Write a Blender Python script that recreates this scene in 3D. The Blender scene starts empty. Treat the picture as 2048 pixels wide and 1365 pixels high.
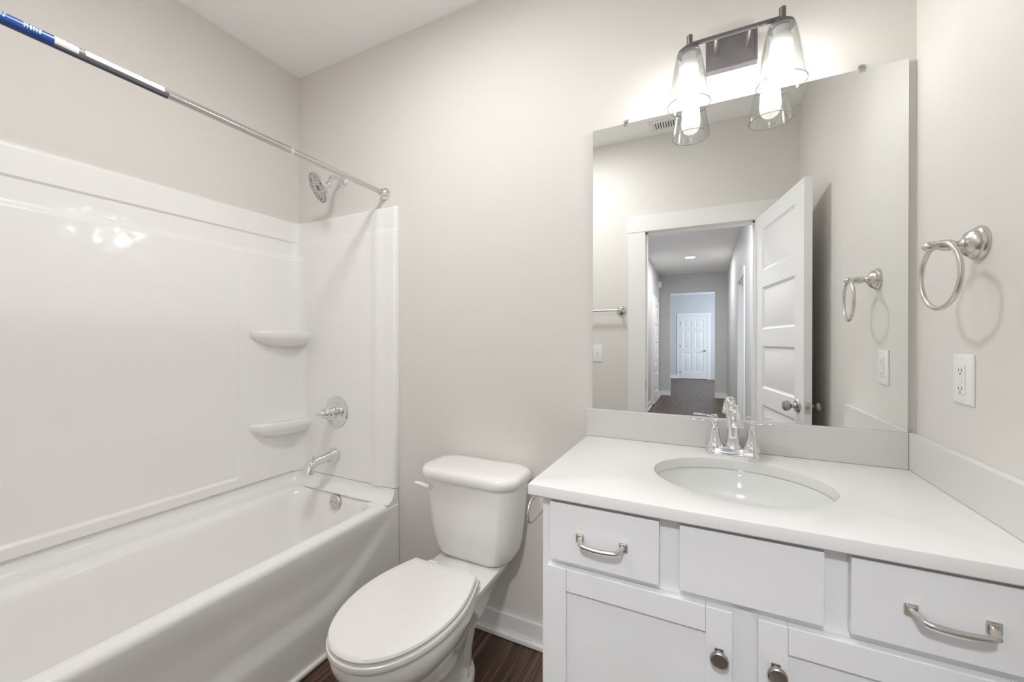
import bpy, bmesh, math, random
from mathutils import Vector, Matrix
random.seed(7)
S = bpy.context.scene
COL = S.collection
PI = math.pi

# ------------------------------------------------------------------ camera
YAW, PITCH, ROLL = [math.radians(a) for a in (25.88, -0.117, 0.094)]
FPX = 793.8
EYE = Vector((0, 0, 1.2517))
fw = Vector((-math.sin(YAW) * math.cos(PITCH), math.cos(YAW) * math.cos(PITCH), math.sin(PITCH)))
rt = Vector((math.cos(YAW), math.sin(YAW), 0))
up = rt.cross(fw)
rt2 = rt * math.cos(ROLL) + up * math.sin(ROLL)
up2 = rt2.cross(fw)
cam_data = bpy.data.cameras.new('camera')
cam = bpy.data.objects.new('camera', cam_data)
COL.objects.link(cam)
cam_data.sensor_width = 36
cam_data.lens = 36 * FPX / 2048
cam_data.clip_start = 0.01
M = Matrix((rt2, up2, -fw)).transposed().to_4x4()
M.translation = EYE
cam.matrix_world = M
S.camera = cam

# ------------------------------------------------------------------ world, exposure
W = bpy.data.worlds.new('world')
S.world = W
W.use_nodes = True
W.node_tree.nodes['Background'].inputs[0].default_value = (0.75, 0.85, 1, 1)
W.node_tree.nodes['Background'].inputs[1].default_value = 0.3
S.view_settings.view_transform = 'Standard'
S.view_settings.look = 'None'
S.view_settings.gamma = 1
S.view_settings.use_curve_mapping = False
S.view_settings.exposure = 0.09
S.cycles.max_bounces = 16
S.cycles.diffuse_bounces = 10
S.cycles.glossy_bounces = 8
S.cycles.transparent_max_bounces = 16
S.cycles.transmission_bounces = 8
S.cycles.sample_clamp_indirect = 8

BULB = 55.0          # radiance of the two vanity bulbs
HALL_LAMP = 420.0     # radiance of the hall ceiling lamp
NEAR_FILL = 215.0    # radiance of the unseen fill light added in the hall by the bathroom door
ROOM_FILL = 71.0     # radiance of the unseen fill light added on the bathroom ceiling

def area_light(name, loc, rot, sx, sy, power, color):
    l = bpy.data.lights.new(name, 'AREA')
    l.shape = 'RECTANGLE'
    l.size, l.size_y, l.energy, l.color = sx, sy, power, color
    o = bpy.data.objects.new(name, l)
    o.location, o.rotation_euler = loc, rot
    COL.objects.link(o)
    return o
# area light added inside the windowless entry room, standing in for assumed daylight
area_light('entry_assumed_daylight', (1.75, -9.3, 1.5), (0, PI / 2, 0), 1.5, 1.6, 95, (0.78, 0.88, 1.0))
# unseen bluish area light added in the side room behind the hall doorway
area_light('side_room_added_light', (1.35, -3.0, 1.4), (0, PI / 2, 0), 1.6, 0.9, 9, (0.7, 0.84, 1.0))

# ------------------------------------------------------------------ dimensions
D = 1.5075           # back wall
XL, XR = -2.083, 0.537
YF = -0.05           # bathroom side of the doorway wall
YH = -0.165          # hall side of the doorway wall
H = 2.742
TX = -1.345          # outer face of the tub

# ------------------------------------------------------------------ materials
def mat(name, col, rough=0.5, metal=0.0, coat=0.0, spec=0.5, bump=None, noise=None):
    m = bpy.data.materials.new(name)
    m.use_nodes = True
    nt = m.node_tree
    b = nt.nodes['Principled BSDF']
    b.inputs['Base Color'].default_value = (*col, 1)
    b.inputs['Roughness'].default_value = rough
    b.inputs['Metallic'].default_value = metal
    b.inputs['Coat Weight'].default_value = coat
    b.inputs['Coat Roughness'].default_value = 0.05
    b.inputs['Specular IOR Level'].default_value = spec
    if bump or noise:
        tc = nt.nodes.new('ShaderNodeTexCoord')
    if bump:
        sc, st, det = bump[:3]
        n = nt.nodes.new('ShaderNodeTexNoise')
        n.inputs['Scale'].default_value = sc
        n.inputs['Detail'].default_value = det
        bp = nt.nodes.new('ShaderNodeBump')
        bp.inputs['Strength'].default_value = st
        bp.inputs['Distance'].default_value = 0.01
        nt.links.new(tc.outputs['Object'], n.inputs['Vector'])
        nt.links.new(n.outputs['Fac'], bp.inputs['Height'])
        if len(bump) == 3:
            nt.links.new(bp.outputs['Normal'], b.inputs['Normal'])
        nt.links.new(bp.outputs['Normal'], b.inputs['Coat Normal'])
    if noise:
        sc, c2, lo, hi = noise
        n = nt.nodes.new('ShaderNodeTexNoise')
        n.inputs['Scale'].default_value = sc
        n.inputs['Detail'].default_value = 3
        r = nt.nodes.new('ShaderNodeValToRGB')
        r.color_ramp.elements[0].position = lo
        r.color_ramp.elements[0].color = (*col, 1)
        r.color_ramp.elements[1].position = hi
        r.color_ramp.elements[1].color = (*c2, 1)
        nt.links.new(tc.outputs['Object'], n.inputs['Vector'])
        nt.links.new(n.outputs['Fac'], r.inputs['Fac'])
        nt.links.new(r.outputs['Color'], b.inputs['Base Color'])
    return m

PAINT = mat('greige_wall_paint', (0.73, 0.705, 0.67), 0.55, spec=0.3, bump=(260, 0.03, 2))
HALLPAINT = mat('grey_hall_paint', (0.60, 0.60, 0.61), 0.6, spec=0.3, bump=(260, 0.03, 2))
CEIL = mat('white_ceiling_paint', (0.93, 0.928, 0.92), 0.8, spec=0.2, bump=(180, 0.04, 2))
TRIM = mat('white_trim_paint', (0.82, 0.815, 0.80), 0.35)
DOORW = mat('white_door_paint', (0.80, 0.80, 0.795), 0.35)
CAB = mat('white_cabinet_paint', (0.77, 0.78, 0.80), 0.4)
ACRYL = mat('white_tub_acrylic', (0.88, 0.872, 0.855), 0.18, coat=0.3)
SURR = mat('white_surround_acrylic', (0.87, 0.862, 0.845), 0.45, coat=1.0, bump=(10.0, 0.5, 1.5, True))
SURR.node_tree.nodes['Principled BSDF'].inputs['Coat Roughness'].default_value = 0.13
SINKP = mat('cool_white_sink_china', (0.68, 0.695, 0.68), 0.1, coat=0.4)
PORC = mat('white_porcelain', (0.83, 0.82, 0.80), 0.08, coat=0.5)
SEATW = mat('white_seat_plastic', (0.82, 0.81, 0.785), 0.25)
QUARTZ = mat('white_quartz', (0.70, 0.695, 0.685), 0.25, noise=(420, (0.63, 0.625, 0.615), 0.62, 0.72))
CHROME = mat('polished_chrome', (0.80, 0.80, 0.815), 0.05, metal=1)
NICKEL = mat('brushed_nickel', (0.66, 0.63, 0.59), 0.27, metal=1)
DNICK = mat('dark_brushed_nickel', (0.42, 0.40, 0.38), 0.3, metal=1)
STEEL = mat('satin_rod_steel', (0.60, 0.59, 0.575), 0.2, metal=1)
BRONZE = mat('oil_rubbed_bronze', (0.185, 0.172, 0.178), 0.36, metal=0.6)
MIRROR = mat('silvered_glass', (0.93, 0.945, 0.935), 0.0, metal=1)
GEDGE = mat('mirror_glass_edge', (0.50, 0.58, 0.54), 0.1)
BLUE = mat('blue_printed_paper', (0.015, 0.075, 0.32), 0.3)
NAVY = mat('navy_printed_paper', (0.022, 0.028, 0.085), 0.3)
GREYP = mat('grey_printed_paper', (0.20, 0.19, 0.20), 0.4)
WPAPER = mat('white_printed_paper', (0.82, 0.82, 0.81), 0.35)
INKL = mat('pale_ink', (0.62, 0.70, 0.85), 0.4)
INKD = mat('dark_ink', (0.10, 0.10, 0.11), 0.4)
PLATE = mat('white_switch_plastic', (0.84, 0.84, 0.83), 0.3)
BLACK = mat('dark_slot', (0.03, 0.03, 0.03), 0.6)
REDP = mat('red_reset_plastic', (0.5, 0.12, 0.1), 0.5)
CAULK = mat('grey_seam_caulk', (0.42, 0.40, 0.35), 0.6)
NOZ = mat('grey_nozzle_rubber', (0.22, 0.22, 0.22), 0.5)
NOZF = mat('spray_face_plastic', (0.62, 0.62, 0.61), 0.25)
SOCK = mat('grey_bulb_base', (0.55, 0.54, 0.53), 0.4)

def emit(name, col, s):
    m = bpy.data.materials.new(name)
    m.use_nodes = True
    nt = m.node_tree
    nt.nodes.clear()
    e = nt.nodes.new('ShaderNodeEmission')
    o = nt.nodes.new('ShaderNodeOutputMaterial')
    e.inputs[0].default_value = (*col, 1)
    e.inputs[1].default_value = s
    nt.links.new(e.outputs[0], o.inputs[0])
    return m
BULBM = emit('lit_bulb', (1.0, 0.99, 0.97), BULB)
HLAMP = emit('lit_hall_lamp', (1.0, 0.97, 0.92), HALL_LAMP)
NFILL = emit('near_hall_fill_lens', (0.99, 0.99, 1.0), NEAR_FILL)
RFILL = emit('room_fill_lens', (0.985, 0.99, 1.0), ROOM_FILL)

def glass(name, tint, base, edge):
    m = bpy.data.materials.new(name)
    m.use_nodes = True
    nt = m.node_tree
    nt.nodes.clear()
    o = nt.nodes.new('ShaderNodeOutputMaterial')
    t = nt.nodes.new('ShaderNodeBsdfTransparent')
    g = nt.nodes.new('ShaderNodeBsdfGlossy')
    lw = nt.nodes.new('ShaderNodeLayerWeight')
    mp = nt.nodes.new('ShaderNodeMapRange')
    mx = nt.nodes.new('ShaderNodeMixShader')
    tm = nt.nodes.new('ShaderNodeMix')
    tm.data_type = 'RGBA'
    pw = nt.nodes.new('ShaderNodeMath')
    pw.operation = 'POWER'
    pw.inputs[1].default_value = 3.0
    tm.inputs['A'].default_value = (*tint, 1)
    tm.inputs['B'].default_value = (tint[0] * 0.78, tint[1] * 0.79, tint[2] * 0.79, 1)
    nt.links.new(lw.outputs['Facing'], pw.inputs[0])
    nt.links.new(pw.outputs[0], tm.inputs['Factor'])
    nt.links.new(tm.outputs['Result'], t.inputs[0])
    g.inputs['Roughness'].default_value = 0.03
    lw.inputs[0].default_value = 0.35
    mp.inputs['To Min'].default_value = base
    mp.inputs['To Max'].default_value = edge
    nt.links.new(lw.outputs['Facing'], mp.inputs['Value'])
    nt.links.new(mp.outputs[0], mx.inputs[0])
    nt.links.new(t.outputs[0], mx.inputs[1])
    nt.links.new(g.outputs[0], mx.inputs[2])
    nt.links.new(mx.outputs[0], o.inputs[0])
    return m
GLASS = glass('clear_shade_glass', (0.965, 0.97, 0.968), 0.03, 0.42)
GRIM = glass('shade_glass_rim', (0.74, 0.75, 0.75), 0.2, 0.7)
CLIPG = glass('clear_clip_plastic', (0.90, 0.91, 0.91), 0.15, 0.6)

def wood():
    m = bpy.data.materials.new('dark_plank_flooring')
    m.use_nodes = True
    nt = m.node_tree
    b = nt.nodes['Principled BSDF']
    N, L = nt.nodes.new, nt.links.new
    tc = N('ShaderNodeTexCoord')
    br = N('ShaderNodeTexBrick')
    mp0 = N('ShaderNodeMapping')
    mp0.inputs['Rotation'].default_value = (0, 0, PI / 2)
    L(tc.outputs['Object'], mp0.inputs['Vector'])
    L(mp0.outputs[0], br.inputs['Vector'])
    br.inputs['Color1'].default_value = (0, 0, 0, 1)
    br.inputs['Color2'].default_value = (1, 1, 1, 1)
    br.inputs['Mortar'].default_value = (0.5, 0.5, 0.5, 1)
    br.inputs['Scale'].default_value = 1
    br.inputs['Mortar Size'].default_value = 0.0012
    br.inputs['Brick Width'].default_value = 1.2
    br.inputs['Row Height'].default_value = 0.15
    br.offset = 0.37
    mp = N('ShaderNodeMapping')
    mp.inputs['Scale'].default_value = (62, 2.0, 1)
    L(tc.outputs['Object'], mp.inputs['Vector'])
    add = N('ShaderNodeVectorMath')
    add.operation = 'ADD'
    sc = N('ShaderNodeVectorMath')
    sc.operation = 'SCALE'
    sc.inputs['Scale'].default_value = 7
    L(br.outputs['Color'], sc.inputs[0])
    L(mp.outputs[0], add.inputs[0])
    L(sc.outputs[0], add.inputs[1])
    n1 = N('ShaderNodeTexNoise')
    n1.inputs['Scale'].default_value = 1.0
    n1.inputs['Detail'].default_value = 5
    n1.inputs['Roughness'].default_value = 0.62
    n1.inputs['Distortion'].default_value = 0.6
    L(add.outputs[0], n1.inputs['Vector'])
    r = N('ShaderNodeValToRGB')
    e = r.color_ramp.elements
    e[0].position, e[0].color = 0.30, (0.016, 0.009, 0.006, 1)
    e[1].position, e[1].color = 0.74, (0.24, 0.145, 0.088, 1)
    k = e.new(0.47)
    k.color = (0.062, 0.033, 0.021, 1)
    k = e.new(0.60)
    k.color = (0.12, 0.070, 0.044, 1)
    L(n1.outputs['Fac'], r.inputs['Fac'])
    mx = N('ShaderNodeMix')
    mx.data_type = 'RGBA'
    mx.blend_type = 'MULTIPLY'
    L(br.outputs['Fac'], mx.inputs['Factor'])
    L(r.outputs['Color'], mx.inputs['A'])
    mx.inputs['B'].default_value = (0.25, 0.22, 0.2, 1)
    L(mx.outputs['Result'], b.inputs['Base Color'])
    b.inputs['Roughness'].default_value = 0.42
    return m
WOOD = wood()

# ------------------------------------------------------------------ mesh helpers
class MB:
    """collects shapes into one mesh"""
    def __init__(self):
        self.bm = bmesh.new()
        self.bevelled = False

    def box(self, x0, x1, y0, y1, z0, z1, bev=0.0, seg=2):
        t = bmesh.new()
        bmesh.ops.create_cube(t, size=1)
        for v in t.verts:
            v.co = Vector((x0 + (v.co.x + .5) * (x1 - x0), y0 + (v.co.y + .5) * (y1 - y0), z0 + (v.co.z + .5) * (z1 - z0)))
        if bev > 0:
            self.bevelled = True
            bmesh.ops.bevel(t, geom=list(t.edges), offset=bev, segments=seg, profile=0.5, affect='EDGES')
        return self._merge(t)

    def _merge(self, t):
        me = bpy.data.meshes.new('tmp')
        t.to_mesh(me)
        t.free()
        self.bm.from_mesh(me)
        bpy.data.meshes.remove(me)
        return self

    def loft(self, loops, cap0=True, cap1=True, closed=True):
        bm = self.bm
        rows = [[bm.verts.new(Vector(p)) for p in lp] for lp in loops]
        n = len(rows[0])
        for a, b in zip(rows[:-1], rows[1:]):
            for i in range(n if closed else n - 1):
                j = (i + 1) % n
                bm.faces.new((a[i], a[j], b[j], b[i]))
        if cap0:
            bm.faces.new(rows[0][::-1])
        if cap1:
            bm.faces.new(rows[-1])
        return self

    def lathe(self, prof, center, axis=(0, 0, 1), n=32, cap0=False, cap1=False):
        """prof: list of (radius, height) along axis"""
        ax = Vector(axis).normalized()
        a = ax.orthogonal().normalized()
        b = ax.cross(a)
        c = Vector(center)
        loops = []
        for r, h in prof:
            r = max(r, 1e-5)
            loops.append([c + ax * h + (a * math.cos(2 * PI * i / n) + b * math.sin(2 * PI * i / n)) * r for i in range(n)])
        return self.loft(loops, cap0, cap1)

    def tube(self, pts, rad, n=12, closed=False, flat=1.0, upv=None, cap=True):
        """sweep a circle (or flattened ellipse) along pts; rad number or list"""
        P = [Vector(p) for p in pts]
        m = len(P)
        R = rad if isinstance(rad, (list, tuple)) else [rad] * m
        loops = []
        prev = None
        for i in range(m):
            if closed:
                t = (P[(i + 1) % m] - P[i - 1]).normalized()
            else:
                t = (P[min(i + 1, m - 1)] - P[max(i - 1, 0)]).normalized()
            if upv is not None:
                u = Vector(upv)
                u = (u - t * u.dot(t)).normalized()
            elif prev is None:
                u = t.orthogonal().normalized()
            else:
                u = (prev - t * prev.dot(t)).normalized()
            prev = u
            v = t.cross(u)
            loops.append([P[i] + (u * math.cos(2 * PI * k / n) * flat + v * math.sin(2 * PI * k / n)) * R[i] for k in range(n)])
        if closed:
            loops.append(loops[0])
            self.loft(loops, False, False)
            bmesh.ops.remove_doubles(self.bm, verts=self.bm.verts, dist=1e-6)
            return self
        return self.loft(loops, cap, cap)

    def sphere(self, c, r, sx=1, sy=1, sz=1, n=24):
        t = bmesh.new()
        bmesh.ops.create_uvsphere(t, u_segments=n, v_segments=n // 2, radius=1)
        for v in t.verts:
            v.co = Vector((c[0] + v.co.x * r * sx, c[1] + v.co.y * r * sy, c[2] + v.co.z * r * sz))
        return self._merge(t)

    def torus(self, c, axis, R, r, n=48, k=12):
        ax = Vector(axis).normalized()
        a = ax.orthogonal().normalized()
        b = ax.cross(a)
        return self.tube([Vector(c) + (a * math.cos(2 * PI * i / n) + b * math.sin(2 * PI * i / n)) * R for i in range(n)], r, k, closed=True)

    def build(self, name, m, parent=None, ang=35, local=False, subsurf=0):
        bm = self.bm
        bmesh.ops.recalc_face_normals(bm, faces=bm.faces)
        me = bpy.data.meshes.new(name)
        if parent is not None and not local:
            off = WLOC[parent.name]
            for v in bm.verts:
                v.co -= off
        bm.to_mesh(me)
        bm.free()
        for p in me.polygons:
            p.use_smooth = True
        me.set_sharp_from_angle(angle=math.radians(ang))
        me.materials.append(m)
        o = bpy.data.objects.new(name, me)
        COL.objects.link(o)
        WLOC[o.name] = Vector((0, 0, 0)) if parent is None else WLOC[parent.name].copy()
        if parent is not None:
            o.parent = parent
        if self.bevelled:
            md = o.modifiers.new('face_weighted', 'WEIGHTED_NORMAL')
            md.mode = 'FACE_AREA'
            md.weight = 100
            md.keep_sharp = True
        if subsurf:
            md = o.modifiers.new('smooth', 'SUBSURF')
            md.levels = md.render_levels = subsurf
        return o

WLOC = {}

def thing(name, label, cat, loc, rz=0.0, group=None, kind=None):
    o = bpy.data.objects.new(name, None)
    o.empty_display_size = 0.05
    COL.objects.link(o)
    o.location = loc
    o.rotation_euler = (0, 0, rz)
    WLOC[o.name] = Vector(loc)
    o['label'], o['category'] = label, cat
    if group:
        o['group'] = group
    if kind:
        o['kind'] = kind
    return o

def tag(o, label, cat, group=None):
    o['label'], o['category'] = label, cat
    if group:
        o['group'] = group
    return o

def struct(o, label, cat):
    o['label'], o['category'], o['kind'] = label, cat, 'structure'
    return o

def rrect(cx, cy, hx, hy, r, z, n=8):
    r = min(r, hx - 1e-4, hy - 1e-4)
    out = []
    for qx, qy, a0 in ((1, 1, 0), (-1, 1, PI / 2), (-1, -1, PI), (1, -1, 1.5 * PI)):
        for i in range(n + 1):
            a = a0 + (PI / 2) * i / n
            out.append((cx + qx * (hx - r) + r * math.cos(a), cy + qy * (hy - r) + r * math.sin(a), z))
    return out

def smooth(t):
    t = max(0.0, min(1.0, t))
    return t * t * (3 - 2 * t)

# ------------------------------------------------------------------ room shell
T = 0.10
struct(MB().box(-2.5, 1.9, -11.7, D + T, -0.08, 0).build('floor', WOOD), 'dark brown wood plank floor', 'floor')
struct(MB().box(XL - T, XR + T, YH, D + T, H, H + 0.08).build('ceiling', CEIL), 'smooth white bathroom ceiling', 'ceiling')
struct(MB().box(XL - T, XR + T, D, D + T, 0, H).build('wall_back', PAINT), 'greige painted wall behind toilet and mirror', 'wall')
struct(MB().box(XL - T, XL, YH, D, 0, H).build('wall_left', PAINT), 'greige painted wall above the tub surround', 'wall')
struct(MB().box(XR, XR + T, YH, D, 0, H).build('wall_right', PAINT), 'greige painted wall with the towel ring', 'wall')
DX0, DX1, DZ = -0.395, 0.30, 2.05        # doorway
wf = MB()
wf.box(XL, DX0 - 0.02, YH, YF, 0, H).box(DX1 + 0.02, XR, YH, YF, 0, H).box(DX0 - 0.02, DX1 + 0.02, YH, YF, DZ + 0.02, H)
struct(wf.build('wall_front', PAINT), 'greige painted wall around the open doorway', 'wall')

# baseboards and trims
def baseboard(name, x0, x1, y0, y1, face, label, h=0.095, m=TRIM):
    """face: '-y','+y','+x','-x' direction the board faces"""
    b = MB()
    b.box(x0, x1, y0, y1, 0, h, 0.003, 2)
    q = 0.016
    if face == '-y':
        b.box(x0, x1, y0 - q, y0, 0, 0.024, 0.006, 3)
    if face == '+y':
        b.box(x0, x1, y1, y1 + q, 0, 0.024, 0.006, 3)
    if face == '+x':
        b.box(x1, x1 + q, y0, y1, 0, 0.024, 0.006, 3)
    if face == '-x':
        b.box(x0 - q, x0, y0, y1, 0, 0.024, 0.006, 3)
    return struct(b.build(name, m), label, 'baseboard')
baseboard('baseboard_back', TX, -0.375, D - 0.014, D, '-y', 'white baseboard behind the toilet')
baseboard('baseboard_front', TX, -0.512, YF, YF + 0.014, '+y', 'white baseboard left of the doorway')
baseboard('baseboard_right', XR - 0.014, XR, YF, 0.94, '-x', 'white baseboard behind the open door')
struct(MB().box(TX, TX + 0.018, YF + 0.015, D - 0.032, 0, 0.02, 0.007, 3).build('trim_1', TRIM), 'white quarter round along the tub foot', 'trim')

# door casing and jamb of the bathroom doorway
c = MB()
cw = 0.115
c.box(DX0 - cw, DX0 + 0.004, YF, YF + 0.016, 0, DZ, 0.002)
c.box(DX1 - 0.004, DX1 + cw, YF, YF + 0.016, 0, DZ, 0.002)
c.box(DX0 - cw - 0.004, DX1 + cw + 0.004, YF, YF + 0.02, DZ - 0.004, DZ + 0.112, 0.002)
c.box(DX0 - cw, DX0 + 0.004, YH - 0.016, YH, 0, DZ, 0.002)
c.box(DX1 - 0.004, DX1 + cw, YH - 0.016, YH, 0, DZ, 0.002)
c.box(DX0 - cw, DX1 + cw, YH - 0.016, YH, DZ - 0.004, DZ + 0.112, 0.002)
struct(c.build('trim_2', TRIM), 'white flat casing around the bathroom doorway', 'trim')
j = MB()
j.box(DX0 - 0.02, DX0, YH, YF, 0, DZ + 0.02).box(DX1, DX1 + 0.02, YH, YF, 0, DZ + 0.02).box(DX0, DX1, YH, YF, DZ, DZ + 0.02)
j.box(DX0, DX0 + 0.012, YH + 0.03, YF - 0.04, 0, DZ).box(DX1 - 0.012, DX1, YH + 0.03, YF - 0.04, 0, DZ).box(DX0, DX1, YH + 0.03, YF - 0.04, DZ - 0.012, DZ)
jam = struct(j.build('trim_3', TRIM), 'white jamb lining the bathroom doorway', 'trim')
sp = MB().box(DX0 - 0.001, DX0 + 0.0035, YF - 0.035, YF - 0.004, 0.885, 0.945, 0.001)
sp.build('strike_plate', DNICK, jam)

# ------------------------------------------------------------------ panelled doors
def door_leaf(name, label, loc, rz, w, h, rows, knob_side=1, knob_mat=DNICK, cols=1, knob_back=True, thick=0.035, latch=True, hinges=False, knob_m=None):
    """local: hinge at x=0, leaf along +x, faces at y=0 (front) and y=-thick; z up"""
    d = thing(name, label, 'door', loc, rz, kind='structure')
    b = MB()
    # stiles and rails with a sunken field per panel, both faces
    b.box(0, w, -thick + 0.010, -0.010, 0, h)
    xs = [0.0]
    st = 0.105 if cols == 1 else 0.10
    pw = (w - st * (cols + 1)) / cols
    zr = [0.0] + [z for r_ in rows for z in r_] + [h]
    for sgn in (0, 1):
        y0, y1 = (-0.010, 0.0) if sgn == 0 else (-thick, -thick + 0.010)
        for k in range(cols + 1):
            x = k * (pw + st)
            b.box(x, x + st, y0, y1, 0, h)
        for k in range(cols):
            xa = st + k * (pw + st)
            xb = xa + pw
            for q_ in range(0, len(zr), 2):
                b.box(xa, xb, y0, y1, zr[q_], zr[q_ + 1])
            for (z0, z1) in rows:
                yy = -0.010 if sgn == 0 else -thick + 0.010
                q = 0.009 if sgn == 0 else -0.009
                e, f = 0.016, 0.040
                o_ = 0.0002 if sgn == 0 else -0.0002
                # raised field with a bevelled border, sloped moulding at the panel edge
                lo = [(xa + e, yy + o_, z0 + e), (xb - e, yy + o_, z0 + e), (xb - e, yy + o_, z1 - e), (xa + e, yy + o_, z1 - e)]
                hi = [(xa + f, yy + q * 0.8, z0 + f), (xb - f, yy + q * 0.8, z0 + f), (xb - f, yy + q * 0.8, z1 - f), (xa + f, yy + q * 0.8, z1 - f)]
                b.loft([lo, hi], cap0=False)
                oe = [(xa, yy + q * 1.05, z0), (xb, yy + q * 1.05, z0), (xb, yy + q * 1.05, z1), (xa, yy + q * 1.05, z1)]
                oi = [(xa + 0.014, yy + o_, z0 + 0.014), (xb - 0.014, yy + o_, z0 + 0.014), (xb - 0.014, yy + o_, z1 - 0.014), (xa + 0.014, yy + o_, z1 - 0.014)]
                b.loft([oe, oi], cap0=False, cap1=False)
    b.build('leaf', DOORW, d, ang=25, local=True)
    kx, kz = w - 0.065, 0.915
    km = knob_m or knob_mat
    for s in ((1, -1) if knob_back else (1,)):
        y = 0.0 if s > 0 else -thick
        kb = MB().lathe([(0.0, 0), (0.032, 0), (0.033, 0.003), (0.030, 0.008), (0.014, 0.011), (0.0105, 0.016), (0.0105, 0.030), (0.017, 0.034),
                         (0.0255, 0.042), (0.0275, 0.050), (0.0255, 0.058), (0.018, 0.064), (0.0, 0.066)], (kx, y, kz), (0, s, 0), 28)
        kb.build('knob', km, d, local=True)
    if latch:
        MB().box(w - 0.001, w + 0.0015, -thick * 0.5 - 0.0125, -thick * 0.5 + 0.0125, kz - 0.028, kz + 0.028, 0.0007).build('latch_plate', NICKEL, d, local=True)
        lp = [o for o in d.children if o.name.startswith('latch_plate')]
        MB().box(w, w + 0.009, -thick * 0.5 - 0.007, -thick * 0.5 + 0.006, kz - 0.009, kz + 0.009, 0.002).build('latch_bolt', DNICK, d, local=True)
    if hinges:
        for hz in (0.2, h * 0.52, h - 0.22):
            MB().box(-0.010, 0.018, -0.002, 0.006, hz - 0.045, hz + 0.045, 0.002).build('hinge', DNICK, d, local=True)
    return d

# bathroom door, swung open into the room
ax, ay = DX1, YF
ang = math.atan2(0.63 - ay, 0.428 - ax)
dw = math.hypot(0.63 - ay, 0.428 - ax)
r5 = [(0.215 + k * 0.366, 0.215 + k * 0.366 + 0.262) for k in range(5)]
door_leaf('door_1', 'white five-panel bathroom door standing open, seen in mirror', (ax + 0.004, ay + 0.018, 0.01), ang, dw, 2.035, r5)

# ------------------------------------------------------------------ hall and entry beyond the doorway (seen in the mirror)
HX0, HX1, HYE = -0.92, 0.43, -6.7
struct(MB().box(HX0 - T, HX0, HYE, YH, 0, H).build('wall_hall_left', HALLPAINT), 'grey hall wall with the closed panel door', 'wall')
hr = MB()
RD0, RD1 = -3.35, -2.5
hr.box(HX1, HX1 + T, HYE, RD0, 0, H).box(HX1, HX1 + T, RD1, YH, 0, H).box(HX1, HX1 + T, RD0, RD1, 2.05, H)
struct(hr.build('wall_hall_right', HALLPAINT), 'grey hall wall with a side doorway', 'wall')
he = MB()
OX0, OX1, OZ = -0.70, 0.205, 2.33
he.box(HX0, OX0, HYE - 0.12, HYE, 0, H).box(OX1, HX1, HYE - 0.12, HYE, 0, H).box(OX0, OX1, HYE - 0.12, HYE, OZ, H)
struct(he.build('wall_hall_end', HALLPAINT), 'grey wall around the cased opening at hall end', 'wall')
struct(MB().box(HX0 - T, HX1 + T, HYE - 0.12, YH, H, H + 0.08).build('ceiling_hall', CEIL), 'white hall ceiling', 'ceiling')
struct(MB().box(-2.3, 1.9, -11.7, HYE - 0.12, H, H + 0.08).build('ceiling_entry', CEIL), 'white entry ceiling', 'ceiling')
struct(MB().box(-2.3, 1.9, -11.3, -11.2, 0, H).build('wall_entry_back', HALLPAINT), 'pale wall with the front door', 'wall')
struct(MB().box(-2.4, -2.3, -11.3, HYE, 0, H).build('wall_entry_left', HALLPAINT), 'pale entry side wall', 'wall')
struct(MB().box(1.8, 1.9, -11.3, HYE, 0, H).build('wall_entry_right', HALLPAINT), 'pale entry wall opposite', 'wall')
en = MB()
en.box(-2.3, HX0 - T, HYE - 0.12, HYE, 0, H).box(HX1 + T, 1.8, HYE - 0.12, HYE, 0, H)
struct(en.build('wall_entry_front', HALLPAINT), 'pale entry wall beside the opening', 'wall')
# side room behind the hall doorway
sr = MB()
sr.box(1.5, 1.6, -3.9, -2.0, 0, H).box(HX1 + T, 1.5, -4.0, -3.9, 0, H).box(HX1 + T, 1.5, -2.0, -1.9, 0, H)
struct(sr.build('wall_side_room', HALLPAINT), 'grey walls of the side room', 'wall')
struct(MB().box(HX1 + T, 1.6, -4.0, -1.9, H, H + 0.08).build('ceiling_side_room', CEIL), 'white side room ceiling', 'ceiling')
cs = MB()
cs.box(HX1 - 0.016, HX1, RD0 - 0.09, RD0 + 0.004, 0, 2.05, 0.002).box(HX1 - 0.016, HX1, RD1 - 0.004, RD1 + 0.09, 0, 2.05, 0.002)
cs.box(HX1 - 0.018, HX1, RD0 - 0.095, RD1 + 0.095, 2.046, 2.14, 0.002)
cs.box(HX1, HX1 + T, RD0, RD0 + 0.02, 0, 2.05).box(HX1, HX1 + T, RD1 - 0.02, RD1, 0, 2.05).box(HX1, HX1 + T, RD0, RD1, 2.03, 2.05)
struct(cs.build('trim_4', TRIM), 'white casing of the side doorway in the hall', 'trim')
baseboard('baseboard_hall_left', HX0, HX0 + 0.014, -4.93, YH - 0.02, '+x', 'white baseboard along the hall near the bathroom', 0.11)
baseboard('baseboard_hall_far', HX0, HX0 + 0.014, HYE, -6.02, '+x', 'white baseboard beyond the hall door', 0.11)
baseboard('baseboard_hall_end', HX0, OX0, HYE, HYE + 0.014, '+y', 'white baseboard left of the hall end opening', 0.11)
baseboard('baseboard_hall_corner', OX1, HX1, HYE, HYE + 0.014, '+y', 'white baseboard right of the hall end opening', 0.11)
baseboard('baseboard_hall_right', HX1 - 0.014, HX1, HYE, RD0 - 0.09, '-x', 'white baseboard along the right hall wall', 0.11)
baseboard('baseboard_entry', -2.3, -0.80, -11.2, -11.186, '+y', 'white baseboard left of the front door', 0.11)
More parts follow.
